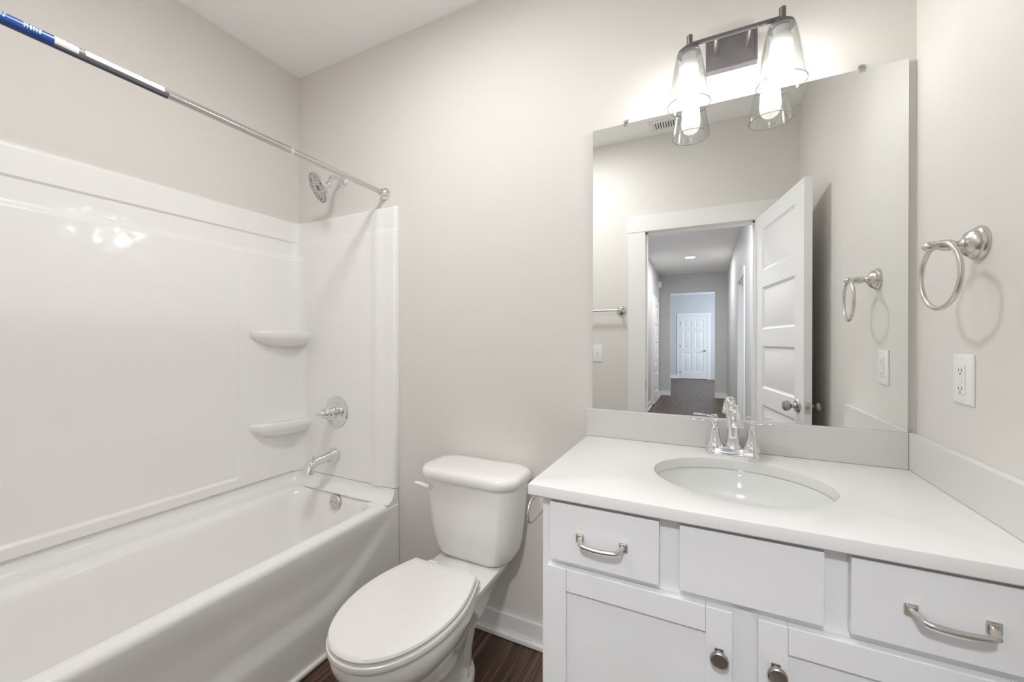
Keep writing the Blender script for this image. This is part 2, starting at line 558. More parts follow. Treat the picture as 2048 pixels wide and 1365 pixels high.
# closed hall door, in the left hall wall
dl = door_leaf('door_2', 'white five-panel door closed in the left hall wall', (HX0 + 0.012, -5.92, 0.01), PI / 2, 0.82, 2.035, r5, knob_back=False, latch=False, hinges=True)
dl.scale = (1, -1, 1) if False else (1, 1, 1)
c2 = MB()
c2.box(HX0, HX0 + 0.016, -6.015, -5.925, 0, 2.06, 0.002).box(HX0, HX0 + 0.016, -5.095, -5.005, 0, 2.06, 0.002).box(HX0, HX0 + 0.018, -6.02, -5.0, 2.055, 2.15, 0.002)
struct(c2.build('trim_5', TRIM), 'white casing of the closed hall door', 'trim')
# front door
rows6 = [(0.23, 0.85), (0.98, 1.55), (1.66, 1.90)]
door_leaf('door_3', 'white six-panel front door at the far end', (-0.725, -11.185, 0.012), 0, 0.80, 2.03, rows6, cols=2, knob_back=False, latch=False, knob_m=DNICK, hinges=True)
c3 = MB()
c3.box(-0.82, -0.73, -11.2, -11.182, 0, 2.05, 0.002).box(0.08, 0.17, -11.2, -11.182, 0, 2.05, 0.002).box(-0.825, 0.175, -11.2, -11.18, 2.045, 2.14, 0.002)
struct(c3.build('trim_6', TRIM), 'white casing of the front door', 'trim')
# hall ceiling lamp, two added fill lights and door chime
t = thing('ceiling_light', 'round lit flush ceiling light in the hall', 'light', (-0.235, -4.75, H))
MB().lathe([(0.0, 0), (0.095, 0), (0.095, -0.010), (0.080, -0.014), (0.078, -0.010)], (-0.235, -4.75, H), n=40).build('trim_ring', TRIM, t)
MB().lathe([(0.078, -0.011), (0.05, -0.015), (0.0, -0.017)], (-0.235, -4.75, H), n=40).build('lens', HLAMP, t)
t = thing('ceiling_light', 'unseen round fill light added over the bathroom floor beside the tub', 'light', (-0.86, 0.63, H))  # added fixture, out of view, evens out the room brightness
MB().lathe([(0.0, 0), (0.165, 0), (0.165, -0.018), (0.150, -0.024), (0.146, -0.018)], (-0.86, 0.63, H), n=48).build('trim_ring', TRIM, t)
MB().lathe([(0.146, -0.019), (0.10, -0.027), (0.05, -0.031), (0.0, -0.032)], (-0.86, 0.63, H), n=48).build('lens', RFILL, t)
t = thing('ceiling_light', 'unseen round fill light added in the hall just outside the bathroom', 'light', (-0.10, -1.05, H))  # added fixture, out of view, sends fill through the doorway onto the cabinet
MB().lathe([(0.0, 0), (0.165, 0), (0.165, -0.018), (0.150, -0.024), (0.146, -0.018)], (-0.10, -1.05, H), n=48).build('trim_ring', TRIM, t)
MB().lathe([(0.146, -0.019), (0.10, -0.027), (0.05, -0.031), (0.0, -0.032)], (-0.10, -1.05, H), n=48).build('lens', NFILL, t)
t = thing('door_chime', 'small white box mounted high on the left hall wall', 'chime', (HX0, -6.35, 2.42))
MB().box(HX0, HX0 + 0.055, -6.44, -6.26, 2.42, 2.55, 0.012, 3).build('cover', PLATE, t)
MB().box(HX0, HX0 + 0.008, -6.45, -6.25, 2.41, 2.56, 0.003, 2).build('back_plate', PLATE, t)

# ------------------------------------------------------------------ bathtub
tub = thing('bathtub', 'white alcove bathtub with a recessed front apron', 'bathtub', (-1.714, 0.73, 0))
ty0, ty1 = YF + 0.002, D - 0.002
xl = XL + 0.001
b = MB()
cyt = (ty0 + ty1) / 2
hy = (ty1 - ty0) / 2
cxt, hxt = (xl + TX) / 2, (TX - xl) / 2
RZ = 0.468
# deck and basin: outer loop to inner loops
def basin(x0, x1, y0, y1, r, z):
    return rrect((x0 + x1) / 2, (y0 + y1) / 2, (x1 - x0) / 2, (y1 - y0) / 2, r, z, 10)
loops = [
    basin(xl, TX - 0.020, ty0, ty1, 0.004, RZ - 0.002),
    basin(xl + 0.05, TX - 0.034, ty0 + 0.04, ty1 - 0.03, 0.02, RZ),
    basin(-2.005, TX - 0.050, ty0 + 0.09, 1.452, 0.09, RZ + 0.0005),
    basin(-1.985, TX - 0.068, ty0 + 0.10, 1.444, 0.10, RZ - 0.004),
    basin(-1.965, TX - 0.080, ty0 + 0.115, 1.436, 0.11, RZ - 0.014),
    basin(-1.955, TX - 0.090, ty0 + 0.13, 1.431, 0.115, RZ - 0.035),
    basin(-1.945, TX - 0.100, ty0 + 0.15, 1.424, 0.12, RZ - 0.09),
    basin(-1.925, TX - 0.118, ty0 + 0.20, 1.41, 0.13, RZ - 0.20),
    basin(-1.90, TX - 0.145, ty0 + 0.26, 1.39, 0.14, RZ - 0.29),
    basin(-1.86, TX - 0.185, ty0 + 0.32, 1.35, 0.14, RZ - 0.335),
    basin(-1.80, TX - 0.25, ty0 + 0.40, 1.29, 0.12, RZ - 0.35),
]
b.loft(loops, cap0=False, cap1=True)
# tile flange that rises behind the deck on the back and end walls
NF = 8
fl = []
for k in range(NF + 1):
    a = (PI / 2) * k / NF
    fl.append((0.05 * (1 - math.sin(a)), 0.055 * (1 - math.cos(a))))
fx, fy, fr = xl + 0.029, ty1 - 0.026, 0.070
rows = []
for u, w in fl + [(0.0, 0.061)]:
    row = [(fx + u, ty0, RZ + w), (fx + u, 0.7, RZ + w)]
    for k in range(11):
        a = (PI / 2) * k / 10
        row.append((fx + fr - (fr - u) * math.cos(a), fy - fr + (fr - u) * math.sin(a), RZ + w))
    row += [(-1.7, fy - u, RZ + w), (TX - 0.004, fy - u, RZ + w)]
    rows.append(row)
b.loft(rows, False, False, closed=False)
b.bm.faces.new([b.bm.verts.new(p) for p in [r_[-1] for r_ in rows] + [(TX - 0.004, ty1, RZ + 0.061), (TX - 0.004, ty1, RZ - 0.03), (TX - 0.004, fy - 0.05, RZ - 0.03)]])
# apron with recessed field whose end curves down
def apron_x(y, z):
    base = TX - 0.002
    base += 0.008 * (1 - z / RZ)
    # recess boundary
    s = max(0.0, (y - 1.05) / 0.44)
    zlow = 0.172 + 0.262 * (s ** 1.6)
    s2 = max(0.0, (0.36 - y) / 0.40)
    zlow = max(zlow, 0.172 + 0.262 * (s2 ** 1.6))
    depth = 0.012 * smooth((z - zlow + 0.03) / 0.085)
    depth *= smooth((RZ - 0.018 - z) / 0.15)
    return base - depth
zs = [0.0, 0.06, 0.12] + [0.14 + 0.008 * i for i in range(35)] + [RZ - 0.034, RZ - 0.026]
zs = sorted(set([round(z, 4) for z in zs if z <= RZ - 0.026]))
ys = [ty0 + (ty1 - ty0) * i / 110 for i in range(111)]
rows = []
for y in ys:
    r = [(apron_x(y, z), y, z) for z in zs]
    x0 = r[-1][0]
    zz = zs[-1]
    for k in range(1, 9):
        a = (PI / 2) * k / 8
        r.append((x0 + (TX - 0.020 - x0) * (1 - math.cos(a)), y, zz + (RZ - 0.002 - zz) * math.sin(a)))
    rows.append(r)
b.loft(rows, False, False, closed=False)
bmesh.ops.remove_doubles(b.bm, verts=b.bm.verts, dist=0.0002)
b.build('shell', ACRYL, tub, ang=60)
# overflow plate, tilted with the basin end
on_ = Vector((0, -1, 0.12)).normalized()
oc = Vector((-1.690, 1.4225, 0.426))
o = MB().lathe([(0.0, 0.008), (0.020, 0.0075), (0.034, 0.005), (0.0375, 0.001), (0.0375, -0.004)], oc, on_, 40).build('overflow_plate', NICKEL, tub)
for dx in (-0.016, 0.016):
    MB().lathe([(0.0, 0.0105), (0.004, 0.0095), (0.0045, 0.006)], oc + Vector((dx, 0, 0)), on_, 12).build('screw', DNICK, o)
MB().lathe([(0.0, 0.004), (0.03, 0.004), (0.034, 0.0)], (-1.65, 1.22, RZ - 0.35), n=28).build('drain', CHROME, tub)

# ------------------------------------------------------------------ tub surround
sur = thing('tub_surround', 'white moulded acrylic wall surround above the bathtub', 'tub surround', (-1.714, 0.73, 0.53))
Z0, Z1 = 0.531, 1.905
def sur_off(y, z):
    """thickness in front of the left wall"""
    o_ = 0.012
    o_ += 0.010 * smooth((Z1 - z) / 0.012)
    o_ -= 0.007 * smooth((1.797 - z) / 0.010)
    o_ += 0.024 * smooth((1.716 - z) / 0.026)
    # big centre panel stands slightly back from the shelf column
    k = smooth((1.169 - y) / 0.014) * smooth((z - 0.568) / 0.014) * smooth((1.716 - z) / 0.02)
    o_ -= 0.010 * k
    return o_
yc = 1.400          # where the corner curve begins
rad = D - 0.030 - yc
def zlist():
    z = [Z0, 0.55]
    z += [0.556 + 0.004 * i for i in range(8)]
    z += [0.62 + 0.06 * i for i in range(18)]
    z += [1.668 + 0.004 * i for i in range(14)]
    z += [1.74, 1.77, 1.782] + [1.786 + 0.002 * i for i in range(8)] + [1.82, 1.86, 1.888] + [1.892 + 0.0026 * i for i in range(6)]
    return sorted(set(round(v, 4) for v in z if Z0 <= v <= Z1))
ysur = [YF + 0.003, 0.3, 0.6, 0.9, 1.1, 1.14] + [1.150 + 0.003 * i for i in range(8)] + [1.2, 1.25, 1.3, 1.35, 1.38]
def end_off(x, z):
    o_ = 0.022 + 0.004 * smooth((1.80 - z) / 0.02)
    rib = smooth((x + 1.515) / 0.055) * smooth((-1.408 - x) / 0.05)
    o_ += 0.009 * rib * (0.7 + 0.3 * smooth((1.81 - z) / 0.02))
    return o_ - 0.008 * smooth((z - Z1 + 0.010) / 0.010)
xs_ = [-1.95, -1.9, -1.8, -1.7, -1.6, -1.55] + [-1.530 + 0.006 * i for i in range(23)] + [-1.385, -1.375, -1.364]
rows = []
zs = zlist()
for z in zs:
    row = [(XL + 0.0005 + sur_off(y, z), y, z) for y in ysur]
    r0 = 0.070 - 0.020 * smooth((z - 1.69) / 0.05)
    xo = XL + 0.0005 + sur_off(1.38, z)
    yb = D - 0.0005 - end_off(-1.95, z)
    for k in range(0, 13):
        a = (PI / 2) * k / 12
        row.append((xo + r0 * (1 - math.cos(a)), yb - r0 + r0 * math.sin(a), z))
    row += [(x, D - 0.0005 - end_off(x, z), z) for x in xs_]
    e = end_off(-1.364, z)
    for k in range(1, 7):
        a = (PI / 2) * k / 6
        row.append((-1.364 + 0.016 * math.sin(a), D - 0.0005 - e + 0.012 * (1 - math.cos(a)), z))
    row.append((-1.346, D - 0.0005, z))
    rows.append(row)
nl = len(ysur)
rows.append([(XL + 0.0005 if i < nl + 8 else x, y if i < nl else D - 0.0005, Z1 + 0.0004) for i, (x, y, z) in enumerate(rows[-1])])
b = MB()
b.loft(rows, False, False, closed=False)
b.build('wall_panel', SURR, sur, ang=55)
MB().box(XL + 0.034, TX - 0.001, YF + 0.0006, YF + 0.022, Z0, Z1, 0.008, 3).build('near_panel', SURR, sur)
# moulded corner shelves
def shelf(zt, th, drop):
    """corner shelf: left end on the long panel at y=1.215, right end on the end panel at x=-1.955"""
    b_ = MB()
    xw, yw = XL + 0.028, D - 0.024
    yA, xB = 1.212, -1.950
    n = 14
    front = []
    # rounded outline: out from the long panel, along the front, into the end panel
    P = [(xw, yA), (xw + 0.022, yA + 0.004), (xw + 0.052, yA + 0.028), (xw + 0.075, yA + 0.085), (xw + 0.090, yA + 0.165), (xB - 0.006, yw - 0.045), (xB, yw - 0.012), (xB + 0.003, yw)]
    def cr(p0, p1, p2, p3, t):
        return tuple(0.5 * ((2 * p1[i]) + (-p0[i] + p2[i]) * t + (2 * p0[i] - 5 * p1[i] + 4 * p2[i] - p3[i]) * t * t + (-p0[i] + 3 * p1[i] - 3 * p2[i] + p3[i]) * t ** 3) for i in range(2))
    for i in range(len(P) - 1):
        p0, p1, p2, p3 = P[max(i - 1, 0)], P[i], P[i + 1], P[min(i + 2, len(P) - 1)]
        for k in range(5):
            front.append(cr(p0, p1, p2, p3, k / 5))
    front.append(P[-1])
    cor = (xw, yw)
    def ring(s, z):
        out = []
        for x, y in front:
            out.append((cor[0] + (x - cor[0]) * s, cor[1] + (y - cor[1]) * s, z))
        return out + [(cor[0], cor[1], z)]
    L = [ring(0.80, zt - 0.004), ring(0.93, zt - 0.001), ring(0.97, zt), ring(0.992, zt - 0.004), ring(1.0, zt - 0.012), ring(0.995, zt - th * 0.75), ring(0.97, zt - th), ring(0.85, zt - th - drop * 0.45), ring(0.66, zt - th - drop), ]
    b_.loft(L, True, True)
    return b_
shelf(1.297, 0.038, 0.042).build('upper_shelf', SURR, sur, ang=55)
shelf(0.824, 0.038, 0.042).build('lower_shelf', SURR, sur, ang=55)
# joint line between surround and tub
b = MB()
b.box(XL + 0.001, XL + 0.0300, YF + 0.004, 1.44, 0.5296, 0.5312)
b.box(XL + 0.09, TX - 0.004, D - 0.0282, D - 0.001, 0.5296, 0.5312)
arc = [(XL + 0.0300 + 0.062 * (1 - math.cos(PI / 2 * k / 10)), D - 0.028 - 0.062 + 0.062 * math.sin(PI / 2 * k / 10), 0.5304) for k in range(11)]
b.tube(arc, 0.0008, 6)
b.build('caulk_joint', CAULK, sur)

# ------------------------------------------------------------------ tub and shower fittings
t = thing('tub_valve', 'chrome shower valve trim with lever knob above the tub spout', 'valve', (-1.7475, D - 0.028, 0.873))
c0 = (-1.7475, D - 0.0293, 0.873)
MB().lathe([(0.0, 0.006), (0.05, 0.0065), (0.070, 0.006), (0.079, 0.003), (0.0805, 0.0)], c0, (0, -1, 0), 56, cap0=False).build('escutcheon', CHROME, t)
MB().lathe([(0.050, 0.006), (0.048, 0.011), (0.040, 0.013), (0.034, 0.014), (0.034, 0.034), (0.030, 0.037), (0.030, 0.040), (0.033, 0.042), (0.033, 0.052), (0.030, 0.055), (0.0, 0.055)], c0, (0, -1, 0), 40).build('collar', CHROME, t)
MB().lathe([(0.027, 0.055), (0.029, 0.059), (0.028, 0.066), (0.024, 0.078), (0.017, 0.092), (0.012, 0.099), (0.009, 0.101), (0.009, 0.104), (0.011, 0.106), (0.011, 0.112), (0.008, 0.116), (0.0, 0.117)], c0, (0, -1, 0.03), 32).build('handle', CHROME, t)

t = thing('tub_spout', 'chrome tub spout with a diverter knob on top', 'spout', (-1.762, D - 0.028, 0.642))
b = MB()
pts, rs = [], []
base = Vector((-1.762, D - 0.0293, 0.642))
path = [(0, 0.0, 0.037), (-0.012, 0.0, 0.036), (-0.04, -0.001, 0.029), (-0.075, -0.003, 0.0235), (-0.105, -0.006, 0.023), (-0.128, -0.012, 0.0235), (-0.143, -0.026, 0.024), (-0.152, -0.044, 0.025), (-0.157, -0.056, 0.0255)]
b.tube([base + Vector((0, y, z)) for y, z, r in path], [r for y, z, r in path], 28, upv=(1, 0, 0))
b.build('body', CHROME, t, ang=50)
b = MB().lathe([(0.0045, 0.0), (0.0045, 0.008), (0.0085, 0.011), (0.0095, 0.016), (0.007, 0.021), (0.0, 0.022)], base + Vector((0, -0.128, 0.008)), (0, -0.1, 1), 16)
b.build('diverter_knob', CHROME, t)

t = thing('shower_sprayer', 'round chrome multi-spray shower head on a bent arm', 'shower head', (-1.730, D, 2.095))
MB().lathe([(0.0, 0.013), (0.013, 0.013), (0.018, 0.011), (0.028, 0.006), (0.031, 0.002), (0.031, 0.0)], (-1.730, D, 2.095), (0, -1, 0), 36).build('flange', CHROME, t)
hn = Vector((-0.328, -0.804, -0.484)).normalized()
face_c = Vector((-1.737, 1.36, 2.010))
end = face_c - hn * 0.060
ctrl = [Vector((-1.730, D - 0.004, 2.096)), Vector((-1.730, 1.475, 2.101)), Vector((-1.7275, 1.442, 2.0945)), Vector((-1.722, 1.421, 2.072)), end]
ap = []
for i in range(len(ctrl) - 1):
    p0, p1, p2, p3 = ctrl[max(i - 1, 0)], ctrl[i], ctrl[i + 1], ctrl[min(i + 2, len(ctrl) - 1)]
    for k in range(5):
        t_ = k / 5
        ap.append(0.5 * (2 * p1 + (p2 - p0) * t_ + (2 * p0 - 5 * p1 + 4 * p2 - p3) * t_ ** 2 + (3 * p1 - p0 - 3 * p2 + p3) * t_ ** 3))
ap.append(ctrl[-1])
MB().tube(ap, 0.0105, 16).sphere(end, 0.0165, n=20).build('arm', CHROME, t, ang=50)
h = MB().lathe([(0.0, -0.002), (0.0125, -0.002), (0.0145, 0.004), (0.0145, 0.016), (0.020, 0.020), (0.021, 0.027), (0.030, 0.033), (0.055, 0.040), (0.072, 0.047), (0.078, 0.052), (0.0795, 0.057), (0.077, 0.061), (0.075, 0.062)], end, hn, 48)
h.build('body', CHROME, t)
fc = MB().lathe([(0.075, 0.062), (0.073, 0.0605), (0.04, 0.0615), (0.030, 0.0625), (0.024, 0.0605), (0.0, 0.0605)], end, hn, 48).build('spray_face', NOZF, t)
a1 = hn.orthogonal().normalized()
a2 = hn.cross(a1)
nz = MB()
for ring_r, cnt in ((0.068, 30), (0.058, 24), (0.048, 18), (0.036, 12)):
    for k in range(cnt):
        if ring_r in (0.058, 0.048) and k % 6 == 0:
            continue
        th = 2 * PI * k / cnt + ring_r * 40
        nz.lathe([(0.0019, 0.060), (0.0016, 0.0645), (0.0, 0.065)], end + (a1 * math.cos(th) + a2 * math.sin(th)) * ring_r, hn, 6)
for th in (0.4, 2.5, 4.6):
    nz.lathe([(0.0055, 0.060), (0.005, 0.063), (0.0, 0.063)], end + (a1 * math.cos(th) + a2 * math.sin(th)) * 0.055, hn, 10)
nz.lathe([(0.014, 0.0605), (0.013, 0.0635), (0.0, 0.0635)], end, hn, 16)
nz.build('nozzles', NOZ, fc)

# curtain rod
RXr, RZr = -1.434, 1.980
t = thing('shower_curtain_rod', 'telescoping steel shower curtain rod still in its printed sleeve', 'curtain rod', (RXr, 0.73, RZr))
MB().tube([(RXr, YF + 0.004, RZr), (RXr, 1.004, RZr)], 0.0128, 24).build('outer_tube', STEEL, t)
MB().tube([(RXr, 1.0, RZr), (RXr, D - 0.02, RZr)], 0.0112, 24).build('inner_tube', STEEL, t)
MB().lathe([(0.0128, 0.0), (0.0136, 0.001), (0.0136, 0.012), (0.0122, 0.014), (0.0112, 0.014)], (RXr, 0.998, RZr), (0, 1, 0), 24).build('end_cap', CHROME, t)
for yy, s in ((D, -1), (YF, 1)):
    MB().lathe([(0.0, 0.0), (0.029, 0.0), (0.030, 0.003), (0.028, 0.007), (0.020, 0.010), (0.020, 0.014), (0.0225, 0.017), (0.0225, 0.021), (0.0165, 0.026), (0.0155, 0.036), (0.0112, 0.037)], (RXr, yy, RZr), (0, s, 0), 32).build('flange', CHROME, t)
# the paper sleeve: colours run along the tube and round it
def sleeve_band(y0, y1, a0, a1, r=0.0140):
    """patch of the tube from angle a0 to a1 (degrees; 0 = towards the room, 90 = up)"""
    n = max(4, int(abs(a1 - a0) / 8))
    rows_ = []
    for y in (y0, y1):
        rows_.append([(RXr + r * math.cos(math.radians(a0 + (a1 - a0) * k / n)), y, RZr + r * math.sin(math.radians(a0 + (a1 - a0) * k / n))) for k in range(n + 1)])
    return rows_
TOPA, LOWA = 150, -14
def band(name, m, parts, parent):
    b_ = MB()
    for (y0, y1, a0, a1, r) in parts:
        b_.loft(sleeve_band(y0, y1, a0, a1, r), False, False, closed=False)
    return b_.build(name, m, parent)
sl = MB().tube([(RXr, YF + 0.06, RZr), (RXr, 0.613, RZr)], 0.0137, 28, cap=False).build('sleeve', NAVY, t)
band('blue_print', BLUE, [(YF + 0.06, 0.383, -62, 170, 0.0140)], sl)
band('grey_print', GREYP, [(0.383, 0.613, -58, -16, 0.0139), (0.425, 0.437, -16, 150, 0.0141), (0.602, 0.613, -16, 150, 0.0141)], sl)
band('white_print', WPAPER, [(0.383, 0.425, -34, 150, 0.0140), (0.437, 0.602, -16, 150, 0.0140)], sl)
def letters(name, m, spans, seed):
    """rows of small illegible print wrapped round the tube"""
    rnd = random.Random(seed)
    b_ = MB()
    for (y0, y1, lines) in spans:
        for (a0, a1, gap) in lines:
            y = y0
            while y < y1:
                wl = gap * rnd.uniform(0.35, 0.75)
                b_.loft(sleeve_band(y, y + wl, a0, a0 + (a1 - a0) * rnd.uniform(0.6, 1.0), 0.01425), False, False, closed=False)
                y += gap * rnd.uniform(0.9, 1.25)
    return b_.build(name, m, sl)
for q, sp in enumerate([(0.285, 0.307, [(-6, 18, 0.0045), (24, 52, 0.0045)]), (0.334, 0.362, [(-12, 12, 0.0045), (18, 50, 0.0045)])]):
    letters('pale_lettering', INKL, [sp], 3 + q)
for q, sp in enumerate([(0.311, 0.330, [(44, 66, 0.006)]), (0.364, 0.381, [(46, 64, 0.005)]), (0.388, 0.402, [(8, 16, 0.003), (26, 36, 0.003)]), (0.405, 0.420, [(42, 62, 0.012)]), (0.482, 0.545, [(34, 46, 0.0045)]), (0.552, 0.572, [(40, 58, 0.012)])]):
    letters('dark_lettering', INKD, [sp], 5 + q)

# ------------------------------------------------------------------ toilet
TCX = -0.835
toi = thing('toilet', 'white two-piece toilet with its lid closed', 'toilet', (TCX, 1.15, 0))
# tank body: tapered, bowed front
def tank_loop(z, hw, yf, yb, r, bow, n=9):
    out = []
    # front edge bowed from left to right, then back
    cx = TCX
    pts = rrect(cx, (yf + yb) / 2, hw, (yb - yf) / 2, r, z, n)
    res = []
    for x, y, zz in pts:
        k = 1 - min(1, ((x - cx) / hw) ** 2)
        w = (yb - y) / (yb - yf)
        res.append((x, y - bow * k * w, zz))
    return res
b = MB()
b.loft([tank_loop(0.373, 0.105, 1.350, 1.475, 0.05, 0.008),
        tank_loop(0.376, 0.130, 1.340, 1.480, 0.055, 0.009),
        tank_loop(0.386, 0.152, 1.330, 1.483, 0.06, 0.010),
        tank_loop(0.402, 0.166, 1.322, 1.485, 0.06, 0.012),
        tank_loop(0.425, 0.175, 1.317, 1.486, 0.058, 0.013),
        tank_loop(0.46, 0.182, 1.313, 1.487, 0.055, 0.014),
        tank_loop(0.52, 0.190, 1.308, 1.488, 0.055, 0.015),
        tank_loop(0.62, 0.200, 1.302, 1.489, 0.055, 0.016),
        tank_loop(0.705, 0.206, 1.298, 1.490, 0.055, 0.016)])
b.build('tank', PORC, toi, ang=50)
b = MB()
lh = 0.222
def lidl(z, g, r=0.075):
    return tank_loop(z, lh - g, 1.276 + g, 1.500 - g, r, 0.018)
b.loft([lidl(0.700, 0.012), lidl(0.702, 0.004), lidl(0.712, 0.0), lidl(0.724, 0.0), lidl(0.733, 0.003), lidl(0.739, 0.009), lidl(0.743, 0.022), lidl(0.745, 0.05)])
b.build('tank_lid', PORC, toi, ang=50)
lv = MB()
lv.lathe([(0.0, 0.012), (0.012, 0.011), (0.015, 0.006), (0.015, -0.01)], (TCX - 0.158, 1.300, 0.664), (0, -1, 0), 20)
lv.tube([(TCX - 0.156, 1.286, 0.664), (TCX - 0.176, 1.282, 0.667), (TCX - 0.200, 1.279, 0.671), (TCX - 0.220, 1.278, 0.673)], [0.009, 0.0095, 0.0085, 0.0065], 14)
lv.build('flush_lever', SEATW, toi)

# bowl outline: elongated egg in plan, given by half width along y
def egg(yb, yf, hwb, hwm, z, n=56, backr=0.03):
    """closed loop; straight back at yb with half width hwb, widest hwm, rounded front at yf"""
    L = yb - yf
    ym = yb - 0.44 * L
    pts = []
    m = n // 2
    for i in range(m + 1):
        t_ = i / m
        # right side from back to front
        if t_ < 0.35:
            s_ = t_ / 0.35
            y = yb - (yb - ym) * s_
            x = hwb + (hwm - hwb) * math.sin(s_ * PI / 2)
        else:
            s_ = (t_ - 0.35) / 0.65
            a = s_ * PI / 2
            y = ym - (ym - yf) * math.sin(a)
            x = hwm * (math.cos(a) ** 0.92 if s_ < 1 else 0)
        pts.append((x, y))
    loop = [(TCX + SEATX + x, y, z) for x, y in pts] + [(TCX + SEATX - x, y, z) for x, y in pts[::-1][1:]]
    return loop
SEATX = -0.016
LZ = 0.428
b = MB()
b.loft([egg(1.192, 0.745, 0.128, 0.172, LZ - 0.017), egg(1.198, 0.738, 0.134, 0.178, LZ - 0.013), egg(1.199, 0.736, 0.136, 0.180, LZ - 0.008), egg(1.196, 0.740, 0.133, 0.177, LZ - 0.002), egg(1.188, 0.750, 0.126, 0.168, LZ + 0.001), egg(1.16, 0.79, 0.10, 0.14, LZ + 0.0035), egg(1.08, 0.88, 0.04, 0.07, LZ + 0.005)])
b.build('seat_lid', SEATW, toi, ang=40)
b = MB()
b.loft([egg(1.202, 0.742, 0.132, 0.176, LZ - 0.043), egg(1.208, 0.734, 0.138, 0.183, LZ - 0.039), egg(1.210, 0.731, 0.140, 0.186, LZ - 0.032), egg(1.208, 0.733, 0.138, 0.183, LZ - 0.022), egg(1.200, 0.742, 0.131, 0.176, LZ - 0.018)])
b.build('seat', SEATW, toi, ang=40)
for s in (-1, 1):
    MB().box(TCX + SEATX + s * 0.072 - 0.022, TCX + SEATX + s * 0.072 + 0.022, 1.192, 1.228, LZ - 0.046, LZ - 0.012, 0.008, 3).build('seat_hinge', SEATW, toi)
# bowl and pedestal in one lofted body
b = MB()
def bowl(yb, yf, hwb, hwm, z):
    return egg(yb, yf, hwb, hwm, z)
L = [bowl(1.19, 0.760, 0.125, 0.168, LZ - 0.044), bowl(1.205, 0.744, 0.136, 0.180, LZ - 0.050), bowl(1.208, 0.742, 0.138, 0.182, LZ - 0.062), bowl(1.206, 0.746, 0.136, 0.180, LZ - 0.085),
     bowl(1.20, 0.765, 0.128, 0.168, LZ - 0.115), bowl(1.205, 0.79, 0.114, 0.148, LZ - 0.15), bowl(1.215, 0.83, 0.094, 0.122, LZ - 0.20),
     bowl(1.235, 0.88, 0.076, 0.098, LZ - 0.25), bowl(1.255, 0.92, 0.066, 0.082, LZ - 0.30), bowl(1.265, 0.935, 0.064, 0.078, LZ - 0.36), bowl(1.27, 0.93, 0.066, 0.082, LZ - 0.39), bowl(1.275, 0.92, 0.072, 0.090, LZ - 0.41), bowl(1.275, 0.92, 0.072, 0.090, 0.0)]
b.loft(L)
# rear deck that carries the tank
def deck(z, hw, yf, yb, r=0.04):
    return rrect(TCX - 0.004, (yf + yb) / 2, hw, (yb - yf) / 2, r, z, 6)
b.loft([deck(0.20, 0.075, 1.20, 1.36), deck(0.27, 0.095, 1.17, 1.40), deck(0.325, 0.118, 1.14, 1.44), deck(0.355, 0.135, 1.13, 1.462), deck(0.372, 0.138, 1.13, 1.465), deck(0.378, 0.132, 1.135, 1.460)])
# trapway bulge at the back of the foot
def foot(z, hw, yr):
    return [(TCX - 0.016 + hw * math.cos(2 * PI * i / 40), 1.19 + (yr - 1.19) * math.sin(2 * PI * i / 40), z) for i in range(40)]
b.loft([foot(0.0, 0.104, 1.325), foot(0.020, 0.104, 1.325), foot(0.032, 0.099, 1.318), foot(0.040, 0.088, 1.305), foot(0.044, 0.070, 1.285)])
# trapway
b.loft([deck(0.02, 0.060, 1.12, 1.30, 0.05), deck(0.10, 0.060, 1.12, 1.305, 0.05), deck(0.16, 0.064, 1.12, 1.32, 0.05), deck(0.26, 0.070, 1.12, 1.36, 0.05)])
b.build('bowl', PORC, toi, ang=50)
for s in (-1, 1):
    MB().lathe([(0.013, 0.0), (0.013, 0.012), (0.010, 0.021), (0.005, 0.025), (0.0, 0.026)], (TCX - 0.016 + s * 0.078, 1.215, 0.036), n=18).build('bolt_cap', SEATW, toi)

# ------------------------------------------------------------------ vanity cabinet
VX0, VX1, VY = -0.374, XR, 0.955
FY = VY - 0.020
van = thing('vanity_cabinet', 'white shaker vanity cabinet with two drawers and two doors', 'vanity', (0.08, 1.23, 0))
b = MB()
TOPZ = 0.8585
b.box(VX0, VX0 + 0.018, VY + 0.018, D - 0.002, 0, TOPZ)
b.box(VX1 - 0.019, VX1 - 0.001, VY + 0.018, D - 0.002, 0, TOPZ)
b.box(VX0 + 0.018, VX1 - 0.019, VY + 0.02, D - 0.002, 0.10, 0.118)
b.box(VX0 + 0.018, VX1 - 0.019, D - 0.010, D - 0.003, 0.10, 0.65)
b.build('carcass', CAB, van)
b = MB()
b.box(VX0, VX0 + 0.050, VY, VY + 0.019, 0.0, TOPZ, 0.0012)
b.box(VX1 - 0.060, VX1 - 0.001, VY, VY + 0.019, 0.0, TOPZ, 0.0012)
for z0, z1 in ((0.815, TOPZ), (0.665, 0.735), (0.09, 0.14)):
    b.box(VX0 + 0.05, VX1 - 0.06, VY + 0.0004, VY + 0.0186, z0, z1)
for x0, x1 in ((-0.115, -0.022), (0.180, 0.272)):
    b.box(x0, x1, VY + 0.0002, VY + 0.0188, 0.735, 0.815)
b.box(0.03, 0.122, VY + 0.0002, VY + 0.0188, 0.14, 0.665)
b.build('face_frame', CAB, van)
MB().box(VX0 + 0.018, VX1 - 0.019, VY + 0.055, VY + 0.07, 0, 0.10).build('toe_kick', CAB, van)

